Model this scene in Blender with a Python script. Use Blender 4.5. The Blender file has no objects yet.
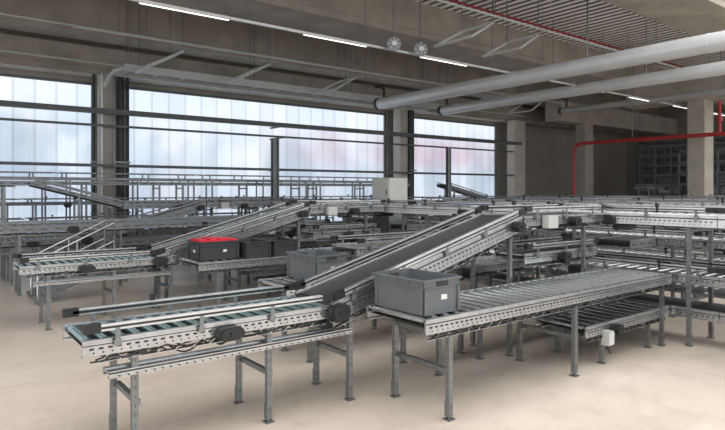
import bpy, math, random, bmesh
from mathutils import Vector, Matrix
random.seed(7)
S=bpy.context.scene
COL=S.collection
S.view_settings.view_transform='Standard'

# ---------------- materials ----------------
def mat(name,c,rough=.5,metal=0.0,var=.12,scale=6.0,bump=0.0,emit=None,es=0,spec=.5,c2=None):
    m=bpy.data.materials.new(name); m.use_nodes=True
    nt=m.node_tree; N=nt.nodes; b=N['Principled BSDF']
    b.inputs['Roughness'].default_value=rough; b.inputs['Metallic'].default_value=metal
    b.inputs['Specular IOR Level'].default_value=spec
    tc=N.new('ShaderNodeTexCoord'); no=N.new('ShaderNodeTexNoise'); no.inputs['Scale'].default_value=scale
    no.inputs['Detail'].default_value=5
    nt.links.new(tc.outputs['Object'],no.inputs['Vector'])
    r=N.new('ShaderNodeValToRGB'); r.color_ramp.elements[0].position=.3; r.color_ramp.elements[1].position=.7
    a=tuple(max(0,x*(1-var)) for x in c); d=c2 if c2 else tuple(min(1,x*(1+var)) for x in c)
    r.color_ramp.elements[0].color=(*a,1); r.color_ramp.elements[1].color=(*d,1)
    nt.links.new(no.outputs['Fac'],r.inputs['Fac']); nt.links.new(r.outputs['Color'],b.inputs['Base Color'])
    if bump:
        bp=N.new('ShaderNodeBump'); bp.inputs['Strength'].default_value=bump
        nt.links.new(no.outputs['Fac'],bp.inputs['Height']); nt.links.new(bp.outputs['Normal'],b.inputs['Normal'])
    if emit:
        b.inputs['Emission Color'].default_value=(*emit,1); b.inputs['Emission Strength'].default_value=es
    return m
M_alu=mat('aluminium',(.46,.47,.48),.24,.88,.12,9)
M_rail=mat('bright_rail_aluminium',(.58,.59,.60),.25,.85,.08,9)
M_zinc=mat('zinc_steel',(.20,.21,.215),.36,.75,.2,14)
M_far=mat('far_frame_backlit',(.20,.21,.22),.42,.5,.15,6)  # far conveyor frames, backlit darkness put into the base colour
M_white=mat('pale_panel',(.60,.61,.62),.4,.4,.08,5)
M_roller=mat('roller_steel',(.58,.60,.61),.24,.9,.1,8)
M_rollt=mat('roller_teal_reflection',(.42,.60,.60),.22,.88,.08,8)  # grey rollers with greenish reflections put into the base colour
M_black=mat('black_plastic',(.010,.010,.011),.45,0,.2,8)
M_slot=mat('slot_dark',(.025,.025,.027),.8,0,.1,8)
M_slotl=mat('slot_leg',(.08,.08,.08),.8,0,.1,8)
M_belt=mat('belt_rubber',(.020,.021,.023),.5,0,.15,12)
M_tote=mat('tote_grey',(.095,.103,.11),.42,0,.1,5)
M_tote2=mat('tote_charcoal',(.030,.032,.036),.42,0,.1,5)
M_red=mat('red_plastic',(.50,.015,.03),.4,0,.12,7)
M_redpipe=mat('red_pipe_paint',(.32,.02,.02),.45,0,.1,3)
M_sticker=mat('sticker_paper',(.55,.55,.53),.6,0,.03,5)
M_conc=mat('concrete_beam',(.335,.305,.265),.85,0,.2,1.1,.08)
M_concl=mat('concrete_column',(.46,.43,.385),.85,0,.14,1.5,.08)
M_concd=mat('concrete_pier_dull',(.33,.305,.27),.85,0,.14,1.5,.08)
M_wall=mat('concrete_wall',(.30,.28,.25),.85,0,.12,.6,.05)
M_deck=mat('deck_white',(.92,.92,.90),.5,.1,.06,2)
M_deckd=mat('deck_recess_shade',(.22,.22,.215),.7,.1,.06,2)  # white deck again, shade inside its ribs painted as a darker colour
M_pipe=mat('galvanised_pipe',(.64,.66,.67),.35,.25,.05,2.2)
M_pipe2=mat('dull_pipe',(.34,.35,.35),.45,.3,.06,2.2)
M_tray=mat('tray_galvanised',(.46,.48,.48),.45,.2,.08,4)
M_dark=mat('dark_steel',(.05,.054,.056),.5,.3,.15,6)
M_midg=mat('rail_grey',(.12,.13,.135),.5,.3,.1,5)
M_cab=mat('cabinet_paint',(.40,.40,.38),.5,0,.04,4)
M_led=mat('led_diffuser',(.9,.9,.9),.5,0,.01,4,0,(1,.98,.95),2.5)
M_frame=mat('window_frame',(.14,.15,.16),.5,.3,.1,5)
M_post=mat('post_paint',(.18,.20,.20),.5,.3,.1,5)

def floor_mat():
    m=bpy.data.materials.new('floor_concrete'); m.use_nodes=True; nt=m.node_tree; N=nt.nodes; b=N['Principled BSDF']
    tc=N.new('ShaderNodeTexCoord')
    def noise(sc,det,ro=.6):
        n=N.new('ShaderNodeTexNoise'); n.inputs['Scale'].default_value=sc; n.inputs['Detail'].default_value=det; n.inputs['Roughness'].default_value=ro
        nt.links.new(tc.outputs['Object'],n.inputs['Vector']); return n
    n1=noise(.45,8); n2=noise(7,6); n3=noise(1.6,10,.75); n4=noise(28,3)
    r=N.new('ShaderNodeValToRGB'); r.color_ramp.elements[0].position=.3; r.color_ramp.elements[1].position=.72
    r.color_ramp.elements[0].color=(.49,.415,.345,1); r.color_ramp.elements[1].color=(.63,.55,.47,1)
    nt.links.new(n1.outputs['Fac'],r.inputs['Fac'])
    def mul(a,bb,f):
        mx=N.new('ShaderNodeMixRGB'); mx.blend_type='MULTIPLY'; mx.inputs['Fac'].default_value=f
        nt.links.new(a,mx.inputs['Color1']); nt.links.new(bb,mx.inputs['Color2']); return mx.outputs['Color']
    r3=N.new('ShaderNodeValToRGB'); r3.color_ramp.elements[0].position=.38; r3.color_ramp.elements[0].color=(.78,.77,.76,1); r3.color_ramp.elements[1].position=.52; r3.color_ramp.elements[1].color=(1,1,1,1)
    nt.links.new(n3.outputs['Fac'],r3.inputs['Fac'])
    r4=N.new('ShaderNodeValToRGB'); r4.color_ramp.elements[0].position=.27; r4.color_ramp.elements[0].color=(.6,.58,.56,1); r4.color_ramp.elements[1].position=.33; r4.color_ramp.elements[1].color=(1,1,1,1)
    nt.links.new(n4.outputs['Fac'],r4.inputs['Fac'])
    c=mul(r.outputs['Color'],n2.outputs['Fac'],.15); c=mul(c,r3.outputs['Color'],.6); c=mul(c,r4.outputs['Color'],.7)
    br=N.new('ShaderNodeTexBrick'); br.offset=0; br.inputs['Scale'].default_value=1; br.inputs['Brick Width'].default_value=6; br.inputs['Row Height'].default_value=6
    br.inputs['Mortar Size'].default_value=.006; br.inputs['Color1'].default_value=(1,1,1,1); br.inputs['Color2'].default_value=(1,1,1,1); br.inputs['Mortar'].default_value=(.62,.6,.58,1)
    nt.links.new(tc.outputs['Object'],br.inputs['Vector'])
    c=mul(c,br.outputs['Color'],1)
    nt.links.new(c,b.inputs['Base Color'])
    rr=N.new('ShaderNodeMapRange'); rr.inputs['To Min'].default_value=.24; rr.inputs['To Max'].default_value=.46
    nt.links.new(n3.outputs['Fac'],rr.inputs['Value']); nt.links.new(rr.outputs['Result'],b.inputs['Roughness'])
    b.inputs['Specular IOR Level'].default_value=.5
    return m
M_floor=floor_mat()

def window_mat():
    m=bpy.data.materials.new('translucent_panel'); m.use_nodes=True; nt=m.node_tree; N=nt.nodes; L=nt.links; b=N['Principled BSDF']
    g=N.new('ShaderNodeNewGeometry'); sx=N.new('ShaderNodeSeparateXYZ'); L.new(g.outputs['Position'],sx.inputs[0])
    def noise(sc,stretch,det=2):
        mp=N.new('ShaderNodeMapping'); mp.inputs['Scale'].default_value=stretch
        n=N.new('ShaderNodeTexNoise'); n.inputs['Scale'].default_value=sc; n.inputs['Detail'].default_value=det
        L.new(g.outputs['Position'],mp.inputs[0]); L.new(mp.outputs[0],n.inputs['Vector']); return n
    def mix(f,a,c,bt='MIX'):
        x=N.new('ShaderNodeMixRGB'); x.blend_type=bt
        if isinstance(f,float): x.inputs['Fac'].default_value=f
        else: L.new(f,x.inputs['Fac'])
        for s,i in ((a,'Color1'),(c,'Color2')):
            if isinstance(s,tuple): x.inputs[i].default_value=(*s,1)
            else: L.new(s,x.inputs[i])
        return x.outputs['Color']
    def mr(src,a,b_,c=0,d=1):
        x=N.new('ShaderNodeMapRange'); x.interpolation_type='SMOOTHSTEP'
        for k,v in zip(('From Min','From Max','To Min','To Max'),(a,b_,c,d)): x.inputs[k].default_value=v
        L.new(src,x.inputs['Value']); return x.outputs['Result']
    def mul(a,c):
        x=N.new('ShaderNodeMath'); x.operation='MULTIPLY'; L.new(a,x.inputs[0]); 
        if isinstance(c,float): x.inputs[1].default_value=c
        else: L.new(c,x.inputs[1])
        return x.outputs[0]
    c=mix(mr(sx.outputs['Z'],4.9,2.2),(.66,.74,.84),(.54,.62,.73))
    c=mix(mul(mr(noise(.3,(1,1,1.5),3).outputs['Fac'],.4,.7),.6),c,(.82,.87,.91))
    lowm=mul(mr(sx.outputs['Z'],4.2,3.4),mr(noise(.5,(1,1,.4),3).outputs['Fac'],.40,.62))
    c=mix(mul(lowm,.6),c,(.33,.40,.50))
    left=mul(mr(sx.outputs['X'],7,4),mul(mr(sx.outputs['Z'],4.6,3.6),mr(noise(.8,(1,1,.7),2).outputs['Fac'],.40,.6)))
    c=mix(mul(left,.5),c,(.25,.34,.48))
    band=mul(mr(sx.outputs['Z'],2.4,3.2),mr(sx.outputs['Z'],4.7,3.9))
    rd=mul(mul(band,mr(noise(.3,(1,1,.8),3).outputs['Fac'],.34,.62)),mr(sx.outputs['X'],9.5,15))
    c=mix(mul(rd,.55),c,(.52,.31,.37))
    f=N.new('ShaderNodeMath'); f.operation='FRACT'; L.new(mul(sx.outputs['X'],1.7),f.inputs[0])
    st=mul(mr(f.outputs[0],0.0,.16,.76,1.0),mr(f.outputs[0],.84,1.0,1.0,.9))
    f2=N.new('ShaderNodeMath'); f2.operation='FRACT'; L.new(mul(sx.outputs['X'],6.8),f2.inputs[0])
    st=mul(st,mr(f2.outputs[0],0.0,.5,.94,1.0))
    cmb=N.new('ShaderNodeCombineXYZ'); 
    for i in range(3): L.new(st,cmb.inputs[i])
    c=mix(1.0,c,cmb.outputs[0],'MULTIPLY')
    wn=N.new('ShaderNodeTexWhiteNoise'); wn.noise_dimensions='1D'
    fl=N.new('ShaderNodeMath'); fl.operation='FLOOR'; L.new(mul(sx.outputs['X'],1.7),fl.inputs[0]); L.new(fl.outputs[0],wn.inputs['W'])
    v=mr(wn.outputs['Value'],0,1,.92,1.04)
    cm2=N.new('ShaderNodeCombineXYZ')
    for i in range(3): L.new(v,cm2.inputs[i])
    c=mix(1.0,c,cm2.outputs[0],'MULTIPLY')
    b.inputs['Base Color'].default_value=(.2,.22,.25,1); b.inputs['Roughness'].default_value=.4
    L.new(c,b.inputs['Emission Color']); b.inputs['Emission Strength'].default_value=1.25
    return m
M_win=window_mat()

# ---------------- mesh builder ----------------
class MB:
    def __init__(s): s.v=[]; s.f=[]; s.m=[]; s.sm=[]
    def add(s,vs,fs,mi=0,sm=False):
        o=len(s.v); s.v+= [tuple(v) for v in vs]
        for f in fs: s.f.append([o+i for i in f]); s.m.append(mi); s.sm.append(sm)
    def box(s,x0,x1,y0,y1,z0,z1,mi=0):
        s.add([(x,y,z) for x in (x0,x1) for y in (y0,y1) for z in (z0,z1)],
              [(0,1,3,2),(4,6,7,5),(0,4,5,1),(2,3,7,6),(0,2,6,4),(1,5,7,3)],mi)
        return s
    def beam(s,p,q,w,h,mi=0):
        p=Vector(p);q=Vector(q);d=(q-p).normalized()
        up=Vector((0,0,1)) if abs(d.z)<.9 else Vector((1,0,0))
        a=d.cross(up).normalized(); u=a.cross(d).normalized()
        vs=[]
        for e in (p,q):
            for i,j in ((-1,-1),(-1,1),(1,-1),(1,1)): vs.append(e+a*(i*w/2)+u*(j*h/2))
        s.add(vs,[(0,1,3,2),(4,6,7,5),(0,4,5,1),(2,3,7,6),(0,2,6,4),(1,5,7,3)],mi); return s
    def cyl(s,p,q,r,n=10,mi=0,r2=None):
        p=Vector(p);q=Vector(q);d=(q-p).normalized(); r2=r if r2 is None else r2
        up=Vector((0,0,1)) if abs(d.z)<.9 else Vector((1,0,0))
        a=d.cross(up).normalized(); u=a.cross(d)
        vs=[];
        for e,rr in ((p,r),(q,r2)):
            for k in range(n):
                t=2*math.pi*k/n; vs.append(e+a*(rr*math.cos(t))+u*(rr*math.sin(t)))
        s.add(vs,[(k,(k+1)%n,n+(k+1)%n,n+k) for k in range(n)],mi,True)
        s.add(vs[:n],[list(range(n))],mi); s.add(vs[n:],[list(range(n))],mi); return s
    def tube(s,pts,r,n=10,mi=0):
        pts=[Vector(p) for p in pts]; rings=[]; a=None
        for i,p in enumerate(pts):
            d=(pts[min(i+1,len(pts)-1)]-pts[max(i-1,0)]).normalized()
            if a is None:
                up=Vector((0,0,1)) if abs(d.z)<.9 else Vector((1,0,0)); a=d.cross(up).normalized()
            else: a=(a-d*a.dot(d)).normalized()
            u=a.cross(d); rings.append([p+a*(r*math.cos(2*math.pi*k/n))+u*(r*math.sin(2*math.pi*k/n)) for k in range(n)])
        vs=[v for R in rings for v in R]
        fs=[(i*n+k,i*n+(k+1)%n,(i+1)*n+(k+1)%n,(i+1)*n+k) for i in range(len(rings)-1) for k in range(n)]
        s.add(vs,fs,mi,True); s.add(rings[0],[list(range(n))],mi); s.add(rings[-1],[list(range(n))],mi); return s
    def prism(s,pts,y0,y1,mi=0):
        n=len(pts); vs=[(x,y0,z) for x,z in pts]+[(x,y1,z) for x,z in pts]
        s.add(vs,[list(range(n)),list(range(n,2*n))]+[(k,(k+1)%n,n+(k+1)%n,n+k) for k in range(n)],mi); return s
    def mesh(s,name,mats):
        me=bpy.data.meshes.new(name); me.from_pydata(s.v,[],s.f)
        for m in (mats if isinstance(mats,(list,tuple)) else [mats]): me.materials.append(m)
        me.polygons.foreach_set('material_index',s.m); me.polygons.foreach_set('use_smooth',s.sm)
        bm=bmesh.new(); bm.from_mesh(me); bmesh.ops.recalc_face_normals(bm,faces=bm.faces); bm.to_mesh(me); bm.free()
        return me
def part(name,me,parent,loc=(0,0,0),label=None,rot=None):
    o=bpy.data.objects.new(name,me); COL.objects.link(o); o.parent=parent; o.location=loc
    if rot: o.rotation_euler=rot
    if label: o['label']=label
    return o
def bit(name,parent,m,kind,*a):
    b=MB(); getattr(b,kind)(*a); return part(name,b.mesh(name,m),parent)
def thing(name,label,cat,loc=(0,0,0),rz=0,group=None,me=None):
    o=bpy.data.objects.new(name,me); COL.objects.link(o); o.location=loc; o.rotation_euler=(0,0,rz)
    o['label']=label; o['category']=cat
    if group: o['group']=group
    return o
def struct(name,me,loc=(0,0,0)):
    o=bpy.data.objects.new(name,me); COL.objects.link(o); o.location=loc; o['kind']='structure'; return o

# ---------------- room ----------------
struct('floor',MB().box(-14,40,-10,20.6,-.2,0).mesh('floor',M_floor))
b=MB()
wins=[(-12,4.62),(5.5,16.9),(18.0,24.6)]
b.box(-14,40,20,20.5,0,.35); b.box(-14,40,20,20.5,5.2,7.8)
b.box(-14,-12,20,20.5,.35,5.2)
for x0,x1 in ((4.62,5.5),(16.9,18.0),(24.6,40)): b.box(x0,x1,20,20.5,.35,5.2)
struct('wall_back',b.mesh('wall_back',M_wall))
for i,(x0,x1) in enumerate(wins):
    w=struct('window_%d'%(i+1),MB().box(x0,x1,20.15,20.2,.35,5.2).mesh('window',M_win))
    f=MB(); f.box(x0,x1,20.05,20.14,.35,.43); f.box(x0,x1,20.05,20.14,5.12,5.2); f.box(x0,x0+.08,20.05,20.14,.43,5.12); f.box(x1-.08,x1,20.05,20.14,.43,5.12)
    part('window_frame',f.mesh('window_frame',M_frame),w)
struct('wall_right',MB().box(38,38.5,-10,20,0,7.8).mesh('wall_right',M_wall))
struct('ceiling',MB().box(-14,40,5.5,20.6,7.6,7.9).mesh('ceiling',M_conc))
def deck(y0,y1,n):
    d=MB(); x=-6.0
    while x<34:
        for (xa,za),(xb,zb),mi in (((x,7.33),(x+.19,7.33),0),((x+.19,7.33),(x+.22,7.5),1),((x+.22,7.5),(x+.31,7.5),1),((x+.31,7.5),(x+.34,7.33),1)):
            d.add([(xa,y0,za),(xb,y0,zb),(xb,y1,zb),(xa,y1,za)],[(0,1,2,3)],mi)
        x+=.34
    struct('trim_%d'%n,d.mesh('deck',[M_deck,M_deckd]))
deck(7.5,12.6,1)
def cbeam(y0,y1,z0,lab,z1=7.6,x0=-13,x1=38):
    b=MB(); b.box(x0,x1,y0,y1,z0,z1); b.box(x0,x1,y0-.03,y0,z0+.18,z0+.22)
    return thing('concrete_beam',lab,'beam',me=b.mesh('beam',M_conc),group='concrete roof beams')
cbeam(12.6,14.4,6.3,'wide grey-beige concrete roof beam')
cbeam(17.9,18.9,6.25,'grey-beige concrete roof beam beside window wall')
cbeam(5.9,7.5,6.3,'wide grey-beige concrete roof beam')
cbeam(19.3,20,5.35,'concrete lintel beam above translucent windows',6.2)
thing('concrete_beam','lower concrete beam resting on concrete pier','beam',me=MB().box(23.7,24.6,-4,12.5,5.2,6.28).mesh('beam',M_conc),group='concrete roof beams')
thing('concrete_beam','lower concrete beam near far end of hall','beam',me=MB().box(25.4,38,16.7,17.6,5.2,6.2).mesh('beam',M_conc),group='concrete roof beams')

def column(x,y,w,d,z1,lab,m=M_concl):
    o=thing('concrete_column',lab,'column',(x,y,0))
    b=MB(); c=.03
    pts=[(-w/2+c,-d/2),(w/2-c,-d/2),(w/2,-d/2+c),(w/2,d/2-c),(w/2-c,d/2),(-w/2+c,d/2),(-w/2,d/2-c),(-w/2,-d/2+c)]
    vs=[(a,e,0) for a,e in pts]+[(a,e,z1) for a,e in pts]
    b.add(vs,[list(range(8)),list(range(8,16))]+[(k,(k+1)%8,8+(k+1)%8,8+k) for k in range(8)])
    part('shaft',b.mesh('shaft',m),o)
    part('base_plinth',MB().box(-w/2-.04,w/2+.04,-d/2-.04,d/2+.04,0,.12).mesh('plinth',M_conc),o)
    return o
column(4.82,19.4,.42,.45,5.35,'beige concrete column between translucent windows')
column(17.1,19.3,.45,.5,5.35,'beige concrete column between translucent windows')
column(24.9,19.0,.9,.5,5.35,'wide beige concrete column at end of window wall')
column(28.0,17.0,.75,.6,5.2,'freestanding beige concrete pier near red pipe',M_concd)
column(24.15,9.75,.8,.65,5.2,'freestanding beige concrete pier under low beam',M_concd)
for x,y,r,m,lab in ((5.2,19.2,.11,M_dark,'dark vertical pipe beside concrete column'),(5.42,19.25,.06,M_dark,'thin dark vertical pipe beside concrete column'),(17.62,19.25,.2,M_dark,'thick dark vertical pipe beside concrete column'),(4.45,19.4,.05,M_dark,'thin dark vertical pipe beside concrete column'),(4.98,19.05,.035,M_zinc,'thin grey vertical conduit in front of column'),(4.62,19.05,.03,M_pipe,'thin pale vertical conduit in front of column')):
    o=thing('downpipe',lab,'pipe',(x,y,0),group='vertical pipes beside columns')
    part('pipe',MB().cyl((0,0,0),(0,0,5.35),r,12).mesh('dp',m),o)
    for z in (1,2.6,4.2): bit('pipe_clamp',o,M_zinc,'box',-r-.03,r+.03,-r-.01,r+.02,z,z+.05)

for z,y,r in ((4.15,18.8,.08),(3.72,18.85,.035),(2.5,18.85,.045)):
    o=thing('wall_rail','long grey horizontal steel rail across windows','rail',(0,y,0),group='rails across windows')
    part('rail',MB().box(-10,25,-r,r,z-r,z+r).mesh('rail',M_midg),o)
    for x in (-5,11): bit('bracket',o,M_dark,'box',x-.03,x+.03,r,1.2,z-.03,z+.03)

# ---------------- pipes overhead ----------------
def bigpipe(x,y0,y1,z,r,lab,m=M_pipe):
    o=thing('ventilation_pipe',lab,'pipe',(x,0,0),group='galvanised overhead pipes')
    part('pipe',MB().cyl((0,y0,z),(0,y1,z),r,24).mesh('pipe',m),o)
    y=y0+1.2
    while y<y1-.6:
        bit('pipe_coupling',o,m,'cyl',(0,y-.03,z),(0,y+.03,z),r+.008,24); y+=5
    y=y0+2
    while y<y1-.5:
        top=6.3 if (5.9<y<7.5 or 12.6<y<14.4) else (7.4 if 7.5<y<12.6 else 7.6)
        if y>5.5: bit('hanger_rod',o,M_zinc,'cyl',(0,y,z+r),(0,y,top),.012,6)
        y+=3.0
    bit('end_cap',o,M_dark,'cyl',(0,y1,z),(0,y1+.12,z),r+.02,20)
    b=MB(); b.tube([(0,y1-.2,z+r-.02),(0,y1-.2,z+r+.3),(0,y1+.1,z+r+.42),(0,y1+.3,z+r+.42)],.045,8)
    part('branch_pipe',b.mesh('bp',M_dark),o)
bigpipe(13.3,-6,16.1,4.85,.205,'large light-grey galvanised overhead pipe')
bigpipe(16.3,-6,15.9,4.85,.18,'light-grey galvanised overhead pipe')
bigpipe(21.4,-6,14.0,5.05,.12,'thin dull grey overhead pipe',M_pipe2)
o=thing('fire_main_pipe','red painted fire main with elbow beside column','pipe',(23.3,0,0))
part('pipe',MB().tube([(0,-4,3.8)]+[(0,y,3.8) for y in (0,4,8,12)]+[(0,14.3,3.8),(0,14.5,3.75),(0,14.62,3.6),(0,14.65,3.3),(0,14.65,0)],.075,12).mesh('rp',M_redpipe),o)
for y in (7,12.0): bit('hanger_rod',o,M_zinc,'cyl',(0,y,3.85),(0,y,6.3 if y<7.5 else 7.4),.012,6)
for y in (2.5,7,11.5): bit('pipe_coupling',o,M_redpipe,'cyl',(0,y-.06,3.8),(0,y+.06,3.8),.11,12)
part('riser_branch',MB().tube([(0,8.75,3.8),(0,8.75,4.4),(0,8.75,5.0)],.06,12).mesh('rb2',M_redpipe),o)
bit('valve_body',o,M_redpipe,'cyl',(0,8.75,4.25),(0,8.75,4.45),.11,12)
o=thing('sprinkler_pipe','thin red sprinkler pipe under roof deck','pipe',(0,11.4,0))
part('pipe',MB().cyl((-6,0,7.1),(34,0,7.1),.035,8).mesh('sp',M_redpipe),o)
for x in range(-4,34,4): bit('hanger_rod',o,M_zinc,'cyl',(x,0,7.14),(x,0,7.4),.012,6)

o=thing('cable_ladder','pale galvanised overhead cable ladder near window wall','cable tray',(0,16.6,0))
for y in (0,.9): bit('side_rail',o,M_tray,'box',4.6,17,y-.04,y+.04,5.02,5.22)
x=4.8
while x<17: bit('rung',o,M_tray,'box',x-.025,x+.025,.04,.86,5.08,5.13); x+=.8
for x in (5,9,13,16.8):
    for y in (0,.9): bit('hanger_rod',o,M_zinc,'cyl',(x,y,5.17),(x,y,7.6),.012,6)
b=MB(); b.tube([(4.6,0,5.1),(4.35,.05,5.0),(4.25,.2,4.85),(4.2,.4,4.6)],.06,8); b.tube([(4.6,.9,5.1),(4.35,.82,5.0),(4.25,.6,4.85),(4.2,.4,4.6)],.06,8)
part('cable_bundle',b.mesh('cb',M_tray),o)
for y0,z0,x0,x1 in ((14.95,5.6,3,23),(9.0,5.9,6,23),(17.8,5.4,-4,24),(16.0,5.9,-4,24),(8.1,6.9,4,30)):
    o=thing('conduit','thin galvanised conduit hung below roof','conduit',(0,y0,0),group='overhead conduits')
    part('pipe',MB().cyl((x0,0,z0),(x1,0,z0),.03,8).mesh('cd',M_tray),o)
    x=x0+1
    while x<x1: bit('hanger_rod',o,M_zinc,'cyl',(x,0,z0),(x,0,7.6 if y0>14 else 7.4),.01,6); x+=4
for x,y,z in ((10.2,9.05,5.3),(12.0,9.05,5.3),(4.8,15.05,4.95),(7.4,15.05,4.95),(10.6,15.05,4.95),(14.3,14.5,5.0),(17.5,14.5,5.0),(20,14.5,5.0)):
    o=thing('strut_bracket','galvanised triangular strut bracket hung from roof','bracket',(x,y,0),group='hanging strut brackets')
    b=MB(); b.beam((0,0,z),(0,1.2,z),.055,.055); b.beam((0,0,z),(.9,.1,z+.5),.055,.055); b.beam((0,1.2,z),(.9,1.1,z+.5),.055,.055); b.beam((.9,.1,z+.5),(.9,1.1,z+.5),.055,.055)
    part('frame',b.mesh('fr',M_tray),o)
    top=7.4 if y<12 else 7.6
    for yy in (.1,1.1): bit('hanger_rod',o,M_zinc,'cyl',(.9,yy,z+.5),(.9,yy,top),.012,6)

# ---------------- LED lights ----------------
rail=thing('light_track','long white track carrying strip lights','light track',(0,10.35,0))
part('track',MB().box(-4,30,-.024,.024,5.02,5.07).mesh('tr',M_white),rail)
for i in range(-2,18): bit('hanger_wire',rail,M_zinc,'cyl',(i*1.675+1.4,0,5.07),(i*1.675+1.4,0,7.4),.006,5)
led_b=MB().box(-.85,.85,-.018,.018,5.005,5.02).mesh('lb',M_white); led_d=MB().box(-.83,.83,-.014,.014,4.995,5.005).mesh('ld',M_led)
for i in range(-1,8):
    o=thing('strip_light','lit white linear strip light on suspended track','light',(3.95+3.35*i,10.35,0),group='strip lights on track')
    part('housing',led_b,o); part('diffuser',led_d,o)
for x in (8.8,9.65):
    o=thing('round_speaker','round grey ribbed disc hung beside light track','speaker',(x,10.15,0),group='round hanging discs')
    b=MB(); b.cyl((.0,.02,5.12),(-.03,-.03,5.12),.16,24)
    part('disc',b.mesh('ds',M_zinc),o)
    b=MB()
    for k in range(4): 
        t=k*math.pi/4; c_,s_=.16*math.cos(t),.16*math.sin(t)
        b.beam((-.04-c_*.75,-.05+c_*.6,5.12-s_),(-.04+c_*.75,-.05-c_*.6,5.12+s_),.012,.012)
    b.cyl((-.03,-.03,5.12),(-.07,-.09,5.12),.06,16)
    part('spoke_grille',b.mesh('sg',M_white),o)
    part('hanger_wire',MB().cyl((0,.02,5.1),(0,.02,7.4),.01,6).mesh('hw',M_zinc),o)

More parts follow.
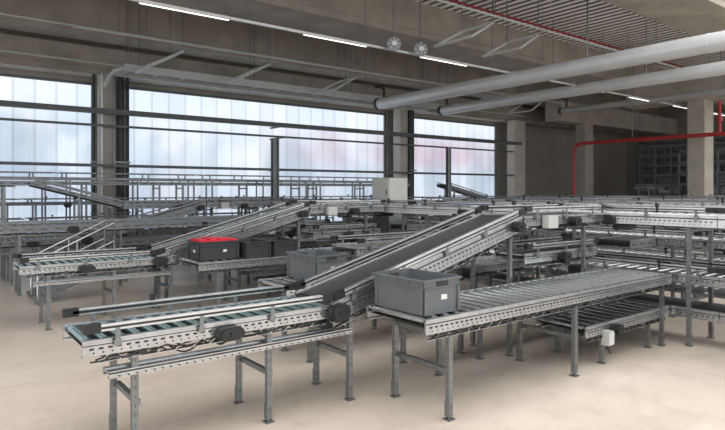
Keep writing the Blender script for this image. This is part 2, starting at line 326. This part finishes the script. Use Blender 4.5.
# ---------------- conveyors ----------------
_cache={}
def cached(k,fn):
    if k not in _cache: _cache[k]=fn()
    return _cache[k]
def roller_mesh(W,m):
    def f():
        b=MB(); b.cyl((0,.03,0),(0,W-.03,0),.022,14); b.cyl((0,.0,0),(0,W,0),.008,6); return b.mesh('roller',m)
    return cached(('r',round(W,3),m.name),f)
def leg_mesh(h,near):
    def f():
        b=MB(); w=.0205
        b.box(-w,w,-w,w,.03,h)
        if near:
            z=.1
            while z<h-.04:
                b.box(-w-.001,w+.001,-.003,.003,z,z+.022,1); b.box(-.003,.003,-w-.001,w+.001,z,z+.022,1); z+=.06
        b.box(-w-.005,-w+.004,-w-.004,w+.004,.03,.14); b.box(-.034,.034,-.034,.034,0,.010); b.cyl((0,0,.010),(0,0,.05),.012,8)
        return b.mesh('leg',[M_zinc,M_slotl])
    return cached(('l',round(h,2),near),f)
def conveyor(label,loc,L,W,z0,z1=None,kind='roller',legs=(),rz=0,near=True,group=None,guides=True,white=False,drives=(),cables=True,pitch=.125,brace=True,ph=.11,gh=.075,teal=False,boxes=(),gw=1.0):
    z1=z0 if z1 is None else z1
    o=thing('belt_conveyor' if kind=='belt' else 'roller_conveyor',label,'conveyor',loc,rz,group)
    Z=lambda x: z0+(z1-z0)*x/L
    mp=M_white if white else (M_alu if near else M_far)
    for y,s in ((.0,-1),(W,1)):
        b=MB(); yc=y-s*.008
        b.beam((0,yc,Z(0)-ph/2),(L,yc,Z(L)-ph/2),.014,ph)
        b.beam((0,yc-s*.012,Z(0)-.006),(L,yc-s*.012,Z(L)-.006),.036,.01); b.beam((0,yc-s*.012,Z(0)-ph+.004),(L,yc-s*.012,Z(L)-ph+.004),.036,.01)
        b.beam((0,y+s*.003,Z(0)-.022),(L,y+s*.003,Z(L)-.022),.008,.012)
        st=.055 if near else .22; x=.04
        while x<L-.04:
            w=.026 if near else .12
            b.beam((x,y,Z(x)-ph*.55),(x+w,y,Z(x+w)-ph*.55),.004,.012,1)
            if near: b.beam((x+.02,y,Z(x)-ph*.8),(x+.030,y,Z(x+.03)-ph*.8),.004,.008,1)
            x+=st
        if near:
            b.beam((0,y+s*.001,Z(0)-ph*.30),(L,y+s*.001,Z(L)-ph*.30),.003,.010,1)
        part('side_panel',b.mesh('side_panel',[mp,M_slot]),o)
    if kind=='roller':
        n=int((L-.06)/pitch)
        if near:
            rm=roller_mesh(W-.04,M_rollt if teal else M_roller)
            for i in range(n+1):
                x=.04+i*(L-.08)/n; part('roller',rm,o,(x,.02,Z(x)-.02))
            part('gap_shade_sheet',MB().box(.02,L-.02,.03,W-.03,z0-.055,z0-.05).mesh('pan',M_black),o)  # black sheet puts shade into the gaps between rollers
        else:
            b=MB()
            for i in range(n+1):
                x=.04+i*(L-.08)/n; b.cyl((x,.02,Z(x)-.022),(x,W-.02,Z(x)-.022),.022,6)
            r=part('roller_bed',b.mesh('rb',M_roller),o); r['kind']='stuff'
    elif kind=='pan':
        b=MB(); b.beam((0,W/2,Z(0)-.012),(L,W/2,Z(L)-.012),W-.03,.008)
        part('cover_plate',b.mesh('cpl',M_alu),o)
    else:
        b=MB(); b.beam((.03,W/2,Z(.03)-.012),(L-.03,W/2,Z(L-.03)-.012),W-.07,.008); b.beam((.03,W/2,Z(.03)-.09),(L-.03,W/2,Z(L-.03)-.09),W-.07,.006)
        b.cyl((.035,.035,Z(0)-.05),(.035,W-.035,Z(0)-.05),.04,12); b.cyl((L-.035,.035,Z(L)-.05),(L-.035,W-.035,Z(L)-.05),.04,12)
        part('belt',b.mesh('belt',M_belt),o)
    if near:
        cm=cached(('cm',round(W,3)),lambda:MB().box(-.02,.02,.015,W-.015,-.015,.015).mesh('cm',M_zinc))
        x=.3
        while x<L-.1: part('cross_member',cm,o,(x,0,Z(x)-ph+.015)); x+=.9
    if guides:
        for y in (-.012,W+.012):
            zz=gh; so=-1 if y<0 else 1
            b=MB(); b.beam((.03,y,Z(0)+zz),(L-.03,y,Z(L)+zz),.026,.045*gw if near else .03)
            if near: b.beam((.03,y,Z(0)+zz+.012),(L-.03,y,Z(L)+zz+.012),.034,.010); b.beam((.03,y,Z(0)+zz-.014),(L-.03,y,Z(L)+zz-.014),.034,.008)
            x=.2
            rb=cached(('rbk',round(gh,3)),lambda:MB().box(-.015,.015,-.004,.004,-.05,gh+.005).box(-.022,.022,-.008,.008,-.045,-.01).mesh('rbk',M_zinc))
            while x<L-.1:
                if near: part('rail_bracket',rb,o,(x,y+so*.014,Z(x)))
                else: b.box(x-.02,x+.02,y-.006,y+.006,Z(x)-.04,Z(x)+zz)
                x+=.55 if near else 1.1
            part('guide_rail',b.mesh('guide_rail',M_rail if near else M_far),o)
            if near:
                bit('wear_strip',o,M_black,'beam',(.06,y-so*.016,Z(.06)+zz-.001),(L-.06,y-so*.016,Z(L-.06)+zz-.001),.012,.020)
                bit('wear_strip',o,M_black,'beam',(.06,y+so*.0165,Z(.06)+zz-.001),(L-.06,y+so*.0165,Z(L-.06)+zz-.001),.004,.012)
                bit('rail_end_cap',o,M_black,'beam',(0,y,Z(0)+zz),(.10,y,Z(.10)+zz),.044,.056*gw); bit('rail_end_cap',o,M_black,'beam',(L-.10,y,Z(L-.10)+zz),(L,y,Z(L)+zz),.044,.056*gw)
        sm_=cached('sens',lambda:MB().box(-.012,.012,-.006,.006,-.02,.05).box(-.018,.018,-.02,.02,.045,.085).mesh('sens',M_black))
        x=.62
        while x<L-.3 and not (z0>1.9 or L<1): part('photo_sensor',sm_,o,(x,W+.03,Z(x)+gh-.02)); x+=1.45
    if cables:
        b=MB()
        for ph_ in (0,1.3,2.9):
            pts=[]; x=.08
            while x<L-.05:
                pts.append((x,.015+.012*math.sin(x*9+ph_),Z(x)-ph-.018-.016*math.sin(x*21+ph_*2)-.008*math.sin(x*47+ph_))); x+=.04 if near else .2
            b.tube(pts,.006,5)
        part('cable_harness',b.mesh('ch',M_black),o)
        if near:
            x=.55
            while x<L-.5:
                dr=.05+.05*random.random(); w=.22+.2*random.random()
                bit('cable_loop',o,M_black,'tube',[(x+w*t/8,.06+.02*t/8,Z(x)-ph-.02-dr*math.sin(math.pi*t/8)+(Z(x+w*t/8)-Z(x))) for t in range(9)],.006,6); x+=.95
        b=MB(); b.beam((.05,.03,Z(0)-ph-.045),(L-.05,.03,Z(L)-ph-.045),.04,.004)
        x=.1
        while x<L-.1:
            if int(x*10)%3==0: b.box(x,x+.05,.0,.035,Z(x)-ph-.034,Z(x)-ph-.01,1)
            b.beam((x,.012,Z(x)-ph-.043),(x+.06,.012,Z(x)-ph),.003,.006); x+=.12 if near else .5
        part('wire_tray',b.mesh('wt',[M_alu,M_slot]),o)
    for dd in drives:
        dx,dy=dd[:2]; sz=dd[2] if len(dd)>2 else .9; sv=dd[3] if len(dd)>3 else sz
        z=Z(dx)-.07
        yy=-.02 if dy==0 else W+.02+.07
        pts=[(-.10,-.02),(-.085,.03),(-.055,.05),(.055,.05),(.085,.03),(.10,-.01),(.08,-.065),(.05,-.08),(-.05,-.085),(-.085,-.06)]
        b=MB(); b.prism([(dx+px*sz,z+pz*sv) for px,pz in pts],yy-.06,yy)
        b.prism([(dx+px*sz*.85,z+pz*sv*.85) for px,pz in pts],yy-.072,yy-.06)
        b.cyl((dx,yy-.082,z-.01),(dx,yy-.07,z-.01),.018,10)
        part('drive_cover',b.mesh('dc',M_black),o)
        if near: bit('gear_motor',o,M_dark,'cyl',(dx,.1,Z(dx)-ph-.05),(dx,W-.12,Z(dx)-ph-.05),.045,12)
    for bx in boxes:
        bit('control_box',o,M_cab,'box',bx-.09,bx+.09,-.09,-.01,Z(bx)-.14,Z(bx)+.0)
    for lx in legs:
        h=Z(lx)-ph*.35
        for y in (.038,W-.038): part('leg',leg_mesh(h,near),o,(lx,y,0))
        if brace:
            zz=.36 if z0<.95 else .5
            cb=cached(('cb',round(W,3)),lambda:MB().box(-.018,.018,.05,W-.05,-.018,.018).mesh('cb',M_zinc))
            part('cross_brace',cb,o,(lx+.025,0,zz)); part('cross_brace',cb,o,(lx,0,h-.13))
    return o

G1='roller and belt conveyor lines'
def unit(dy,near,D=True,sx=0):
    Y=lambda y:y+dy
    conveyor('grey aluminium roller conveyor feeding inclined belt',(0.82+sx,Y(3.85),0),1.85-sx,.58,.82,legs=(.32,1.3-sx),near=near,group=G1,drives=((.95-sx,0,1.0,.7),),ph=.10,teal=True,pitch=.105)
    conveyor('slim silver return frame slung beneath roller conveyor',(0.97+sx,Y(3.84),0),1.9-sx,.14,.61,kind='pan',legs=(),near=near,group=G1,guides=False,drives=(),cables=False,ph=.045)
    conveyor('inclined black belt conveyor with aluminium side rails',(2.68,Y(3.85),0),2.48,.58,.84,1.48,kind='belt',legs=(.2,1.25,2.3),near=near,group=G1,drives=((.03,0,1.0),(2.35,0,.8)),ph=.165,gh=.05,gw=1.25,cables=near)
    conveyor('high aluminium belt conveyor joining cross conveyor',(5.18,Y(3.85),0),1.6,.58,1.47,kind='belt',legs=(1.2,),near=near,group=G1,drives=((.9,0,.8),),boxes=(.4,))
    conveyor('grey roller conveyor carrying plastic totes',(2.95,Y(3.05),0),3.85,.70,.80,legs=(.28,1.97,3.7),near=near,group=G1,guides=False)
    if D:
        conveyor('narrow conveyor running under inclined belt',(4.15,Y(3.97),0),2.6,.34,.5,legs=(.5,2.0),near=near,group=G1,guides=True,drives=((.9,0,.8),(1.8,0,.8)))
        conveyor('short conveyor beneath high belt conveyor',(5.3,Y(3.93),0),1.45,.42,1.05,near=near,group=G1,guides=True,drives=((.7,0,.9),))
        conveyor('grey roller conveyor behind inclined belt',(2.9,Y(4.95),0),3.85,.60,.80,legs=(.3,2.0,3.7),near=near,group=G1,guides=False,drives=((1.2,0),(2.6,0)))
        conveyor('roller conveyor under high cross conveyor',(4.3,Y(5.65),0),2.5,.55,1.05,legs=(.3,2.2),near=near,group=G1,drives=((.5,0),(1.7,0)),boxes=(1.1,))
        conveyor('low roller conveyor on short legs',(3.9,Y(6.3),0),2.8,.5,.5,legs=(.6,1.8),near=near,group=G1,guides=False)
unit(0,True); unit(4.24,True,True,.2); unit(8.48,False,False,.3)
conveyor('low roller conveyor below tote conveyor',(5.15,3.11,0),1.72,.58,.42,legs=(.35,1.3),near=True,group=G1,guides=False,brace=False,drives=((.5,0,.7),),pitch=.16)
R90=math.radians(90)
for i in range(6):
    y=.2+i*2.4; nr=i<4
    conveyor('high pale perforated cross conveyor on tall legs',(7.51,y,0),2.39,.66,1.47,legs=(.3,2.1),rz=R90,near=nr,group='high cross conveyor sections',white=True,drives=((1.2,1),),cables=nr,guides=True,gh=.06,ph=.13)
    if i<5:
        conveyor('mid-height cross conveyor between tall legs',(7.46,y,0),2.39,.56,.80,rz=R90,near=nr,group='mid cross conveyor sections',guides=True,drives=((.7,1,.8),(1.7,1,.8)))
    if i<3:
        conveyor('lowest cross conveyor between tall legs',(7.46,y,0),2.39,.56,.42,rz=R90,near=nr,group='low cross conveyor sections',guides=False,kind='belt')
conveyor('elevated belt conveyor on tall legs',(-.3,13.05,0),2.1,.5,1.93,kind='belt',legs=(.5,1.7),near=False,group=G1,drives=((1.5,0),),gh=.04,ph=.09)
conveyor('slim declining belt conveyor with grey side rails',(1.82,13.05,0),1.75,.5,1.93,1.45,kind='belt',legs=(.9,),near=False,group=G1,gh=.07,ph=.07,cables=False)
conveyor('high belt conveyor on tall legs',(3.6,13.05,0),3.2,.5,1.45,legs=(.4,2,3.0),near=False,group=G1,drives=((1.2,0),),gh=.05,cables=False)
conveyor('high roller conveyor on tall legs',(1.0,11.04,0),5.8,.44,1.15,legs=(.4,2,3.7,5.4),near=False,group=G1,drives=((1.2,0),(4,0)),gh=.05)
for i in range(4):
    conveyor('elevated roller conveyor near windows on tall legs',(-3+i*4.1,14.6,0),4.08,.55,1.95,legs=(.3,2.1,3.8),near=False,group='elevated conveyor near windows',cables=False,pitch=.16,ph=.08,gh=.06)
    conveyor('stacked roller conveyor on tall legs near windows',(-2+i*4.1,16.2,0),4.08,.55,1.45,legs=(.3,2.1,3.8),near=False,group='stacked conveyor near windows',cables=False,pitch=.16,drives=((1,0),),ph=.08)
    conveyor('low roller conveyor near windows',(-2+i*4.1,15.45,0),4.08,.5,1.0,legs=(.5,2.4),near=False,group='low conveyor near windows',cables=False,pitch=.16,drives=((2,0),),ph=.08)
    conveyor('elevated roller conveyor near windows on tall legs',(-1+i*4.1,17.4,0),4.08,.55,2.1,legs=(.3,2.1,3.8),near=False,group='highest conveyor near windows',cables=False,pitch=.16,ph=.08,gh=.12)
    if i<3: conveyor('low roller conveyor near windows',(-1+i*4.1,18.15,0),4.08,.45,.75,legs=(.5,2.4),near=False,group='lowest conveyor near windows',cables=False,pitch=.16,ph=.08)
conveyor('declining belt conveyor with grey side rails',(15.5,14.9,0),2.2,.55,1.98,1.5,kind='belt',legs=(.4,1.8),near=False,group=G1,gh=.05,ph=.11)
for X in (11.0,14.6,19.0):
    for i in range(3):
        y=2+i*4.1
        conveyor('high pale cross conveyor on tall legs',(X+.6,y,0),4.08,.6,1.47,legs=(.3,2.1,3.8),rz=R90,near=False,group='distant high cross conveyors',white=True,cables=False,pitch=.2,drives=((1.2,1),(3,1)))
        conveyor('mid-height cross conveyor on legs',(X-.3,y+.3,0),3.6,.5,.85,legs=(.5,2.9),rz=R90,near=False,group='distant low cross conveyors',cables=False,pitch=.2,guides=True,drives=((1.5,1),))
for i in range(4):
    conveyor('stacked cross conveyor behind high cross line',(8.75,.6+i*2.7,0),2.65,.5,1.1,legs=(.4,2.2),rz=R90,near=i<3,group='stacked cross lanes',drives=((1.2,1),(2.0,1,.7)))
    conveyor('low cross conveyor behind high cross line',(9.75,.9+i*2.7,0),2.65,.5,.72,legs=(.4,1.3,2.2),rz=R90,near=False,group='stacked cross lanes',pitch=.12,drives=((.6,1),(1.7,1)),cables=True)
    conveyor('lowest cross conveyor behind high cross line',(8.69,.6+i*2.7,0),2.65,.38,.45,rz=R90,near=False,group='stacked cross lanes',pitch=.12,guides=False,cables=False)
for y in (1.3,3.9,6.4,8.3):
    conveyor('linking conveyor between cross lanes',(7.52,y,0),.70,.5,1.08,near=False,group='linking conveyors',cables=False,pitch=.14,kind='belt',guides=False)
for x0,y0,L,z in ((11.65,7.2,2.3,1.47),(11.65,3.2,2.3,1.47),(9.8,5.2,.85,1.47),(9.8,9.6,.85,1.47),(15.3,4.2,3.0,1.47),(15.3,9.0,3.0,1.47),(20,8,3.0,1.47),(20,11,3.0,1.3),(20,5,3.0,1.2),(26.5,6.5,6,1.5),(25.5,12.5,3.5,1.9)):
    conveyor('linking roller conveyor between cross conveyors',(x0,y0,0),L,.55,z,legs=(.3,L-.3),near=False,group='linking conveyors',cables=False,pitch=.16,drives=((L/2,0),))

# ---------------- totes ----------------
def tote(loc,rz,label,content=None,m=M_tote,sticker=True,L=.58,W=.40,H=.27,grp='plastic totes on conveyors'):
    o=thing('plastic_tote',label,'box',loc,rz,grp)
    t=.010; b=MB(); k=.008
    def wall(p0,p1,q0,q1,th):
        th=Vector(th); vs=[Vector(p0),Vector(p1),Vector(q1),Vector(q0)]; vs+=[v+th for v in vs]
        b.add(vs,[(0,1,2,3),(4,5,6,7),(0,1,5,4),(1,2,6,5),(2,3,7,6),(3,0,4,7)])
    l,w=L/2,W/2
    wall((-l+k,-w+k,0),(l-k,-w+k,0),(-l,-w,H),(l,-w,H),(0,t,0)); wall((-l+k,w-k,0),(l-k,w-k,0),(-l,w,H),(l,w,H),(0,-t,0))
    wall((-l+k,-w+k,0),(-l+k,w-k,0),(-l,-w,H),(-l,w,H),(t,0,0)); wall((l-k,-w+k,0),(l-k,w-k,0),(l,-w,H),(l,w,H),(-t,0,0))
    b.box(-l+k,l-k,-w+k,w-k,0,.012)
    for sgn in (-1,1):
        ys=sgn*w
        for x0,x1 in ((-l+.01,-l+.04),(l-.04,l-.01)): b.box(x0,x1,min(ys,ys+sgn*.004)-.004,max(ys,ys+sgn*.004),.01,H-.06)
        xs=sgn*l
        for y0,y1 in ((-w+.01,-w+.035),(w-.035,w-.01)): b.box(min(xs,xs+sgn*.004)-.004,max(xs,xs+sgn*.004),y0,y1,.01,H-.06)
    part('body',b.mesh('body',[m]),o)
    b=MB()
    for z0,z1,e in ((H-.014,H,.012),(H-.066,H-.058,.008)):
        b.box(-l-e,l+e,-w-e,-w+.003,z0,z1); b.box(-l-e,l+e,w-.003,w+e,z0,z1); b.box(-l-e,-l+.003,-w,w,z0,z1); b.box(l-.003,l+e,-w,w,z0,z1)
    for sgn in (-1,1):
        for i in range(5):
            x=-l+.05+i*(L-.10)/4; b.box(x-.003,x+.003,sgn*(w-.004)-.008,sgn*(w-.004)+.008,H-.062,H-.008)
    part('rim',b.mesh('rim',m),o)
    for sgn in (-1,1):
        bit('hand_hole',o,M_slot,'box',sgn*(l-.004)-.010,sgn*(l-.004)+.010,-.06,.06,H-.052,H-.022)
    if sticker:
        s=bit('label_sticker',o,M_sticker,'box',.05,.10,-w-.003,-w+.02,H*.40,H*.54); s['label']='white paper label'
        s=bit('label_sticker',o,M_sticker,'box',-l-.003,-l+.02,-.05,.01,H*.40,H*.54); s['label']='white paper label'
    if content:
        for i in range(4):
            x=-l+.015+i*(L-.03)/4; hh=(.03,.045,.038,.025)[i]
            b=MB(); b.box(x,x+(L-.03)/4-.004,-w+.015,w-.015,.1,H+hh*.6); b.box(x+.015,x+(L-.03)/4-.02,-w+.04,w-.04,H+hh*.6,H+hh)
            c=part('red_content',b.mesh('ct',content),o); c['label']='deep red plastic piece'
    return o
tote((3.21,3.43,.802),R90,'empty grey open plastic tote on roller conveyor')
tote((3.46,5.27,.802),R90,'empty grey open plastic tote behind inclined belt')
tote((3.31,7.64,.802),0,'black plastic tote filled with deep red pieces',M_red,M_tote2,True,H=.25)
tote((3.85,7.64,.802),R90,'charcoal open plastic tote beside red-filled tote',None,M_tote2,False,H=.22)
tote((4.29,7.64,.802),R90,'charcoal open plastic tote at end of row',None,M_tote2,False,H=.22)

# ---------------- control cabinets ----------------
o=thing('control_cabinet','grey-beige steel control cabinet on raised steel stand','cabinet',(7.98,9.35,0))
part('body',MB().box(-.25,.25,-.28,.28,1.42,2.0).mesh('cb',M_cab),o)
part('door',MB().box(-.265,-.25,-.26,.26,1.44,1.98).mesh('cd',M_cab),o)
part('handle',MB().box(-.28,-.265,-.22,-.2,1.66,1.76).mesh('hd',M_dark),o)
for x in (-.22,.22):
    for y in (-.25,.25): bit('stand_leg',o,M_zinc,'box',x-.025,x+.025,y-.025,y+.025,0,1.42)
part('lower_box',MB().box(-.24,.24,-.27,.27,.75,1.3).mesh('lb',M_zinc),o)
for x,y,z,lab in ((6.65,3.65,.26,'small grey junction box on conveyor leg'),(5.5,3.085,.2,'small grey junction box on conveyor leg')):
    o=thing('junction_box',lab,'box',(x,y,z),group='junction boxes')
    part('body',MB().box(-.05,.05,-.04,.04,0,.14).mesh('jb',M_cab),o)
    part('cover',MB().box(-.044,.044,-.046,-.04,.01,.13).mesh('jc',M_white),o)
    part('cable',MB().tube([(0,0,0),(.02,0,-.06),(.06,0,-.1),(.05,.05,-.02)],.006,5).mesh('jw',M_black),o)
for x,y,h,w in ((7.83,14.0,3.15,.085),(11.9,11.4,2.95,.055)):
    o=thing('steel_upright','freestanding grey-green steel upright post','post',(x,y,0),group='steel upright posts')
    b=MB(); b.box(-w,w,-.02,.02,.02,h); b.box(-w,-w+.02,-w,w,.02,h); b.box(w-.02,w,-w,w,.02,h)
    part('post',b.mesh('p',M_post),o); part('base_plate',MB().box(-w*1.6,w*1.6,-w*1.6,w*1.6,0,.02).mesh('bp',M_zinc),o)
o=thing('steel_stair','small galvanised crossover step with handrails','stair',(1.45,9.97,0))
for y in (0,.62): bit('stringer',o,M_zinc,'beam',(0,y,.07),(1.2,y,.6),.03,.12)
for i in range(3): x=.1+i*.38; bit('tread',o,M_alu,'box',x,x+.34,.015,.605,.16+i*.18,.19+i*.18)
for y in (0,.62):
    b=MB()
    b.tube([(.05,y,.08),(.05,y,.68),(1.15,y,1.22),(1.15,y,.58)],.018,8); b.cyl((.05,y,.4),(1.15,y,.92),.013,8); b.cyl((.6,y,.34),(.6,y,.95),.014,8)
    part('handrail',b.mesh('h',M_alu),o)
for i,(x,y,h) in enumerate(((34,7.0,4.6),(34,9.6,4.6),(34,12.2,4.6),(34,14.8,4.6),(30.5,12.9,4.1),(30.5,10.3,4.1),(27.5,9.6,3.5))):
    o=thing('storage_rack','tall grey steel storage rack at far wall','rack',(x,y,0),group='grey storage racks')
    for dy in (0,.8,1.6,2.4):
        for dx in (0,1): bit('upright',o,M_midg,'box',dx-.035,dx+.035,dy-.035,dy+.035,0,h)
    z=.45
    while z<h:
        for dx in (0,1): bit('crossbeam',o,M_midg,'box',dx-.04,dx+.04,.05,2.35,z,z+.09)
        if z<h-.9: bit('shelf',o,M_midg,'box',.05,.95,.1,2.3,z+.09,z+.12)
        z+=.5
    for zz in (.57,1.57,2.07): 
        if zz<h-1: bit('stored_bin',o,M_midg if zz!=1.57 else M_zinc,'box',.12,.9,.25+.3*(i%3),1.6+.2*(i%3),zz+.01,zz+.32)

# ---------------- light: overcast sky, brighter overhead ----------------
w=bpy.data.worlds.new('world'); S.world=w; w.use_nodes=True
nt=w.node_tree; bg=nt.nodes['Background']
tc=nt.nodes.new('ShaderNodeTexCoord'); sp=nt.nodes.new('ShaderNodeSeparateXYZ'); rp=nt.nodes.new('ShaderNodeValToRGB')
nt.links.new(tc.outputs['Generated'],sp.inputs[0]); nt.links.new(sp.outputs['Z'],rp.inputs['Fac'])
rp.color_ramp.elements[0].position=0; rp.color_ramp.elements[0].color=(.42,.425,.43,1)
rp.color_ramp.elements[1].position=.9; rp.color_ramp.elements[1].color=(1,1,.99,1)
nt.links.new(rp.outputs['Color'],bg.inputs['Color']); bg.inputs['Strength'].default_value=3.45

cam=bpy.data.cameras.new('camera'); co=bpy.data.objects.new('camera',cam); COL.objects.link(co)
co.location=(0,0,1.75); co.rotation_euler=(R90,0,math.radians(-37.8)); cam.lens=28.8; cam.sensor_width=36; cam.shift_y=-25/725; cam.clip_end=200
S.camera=co
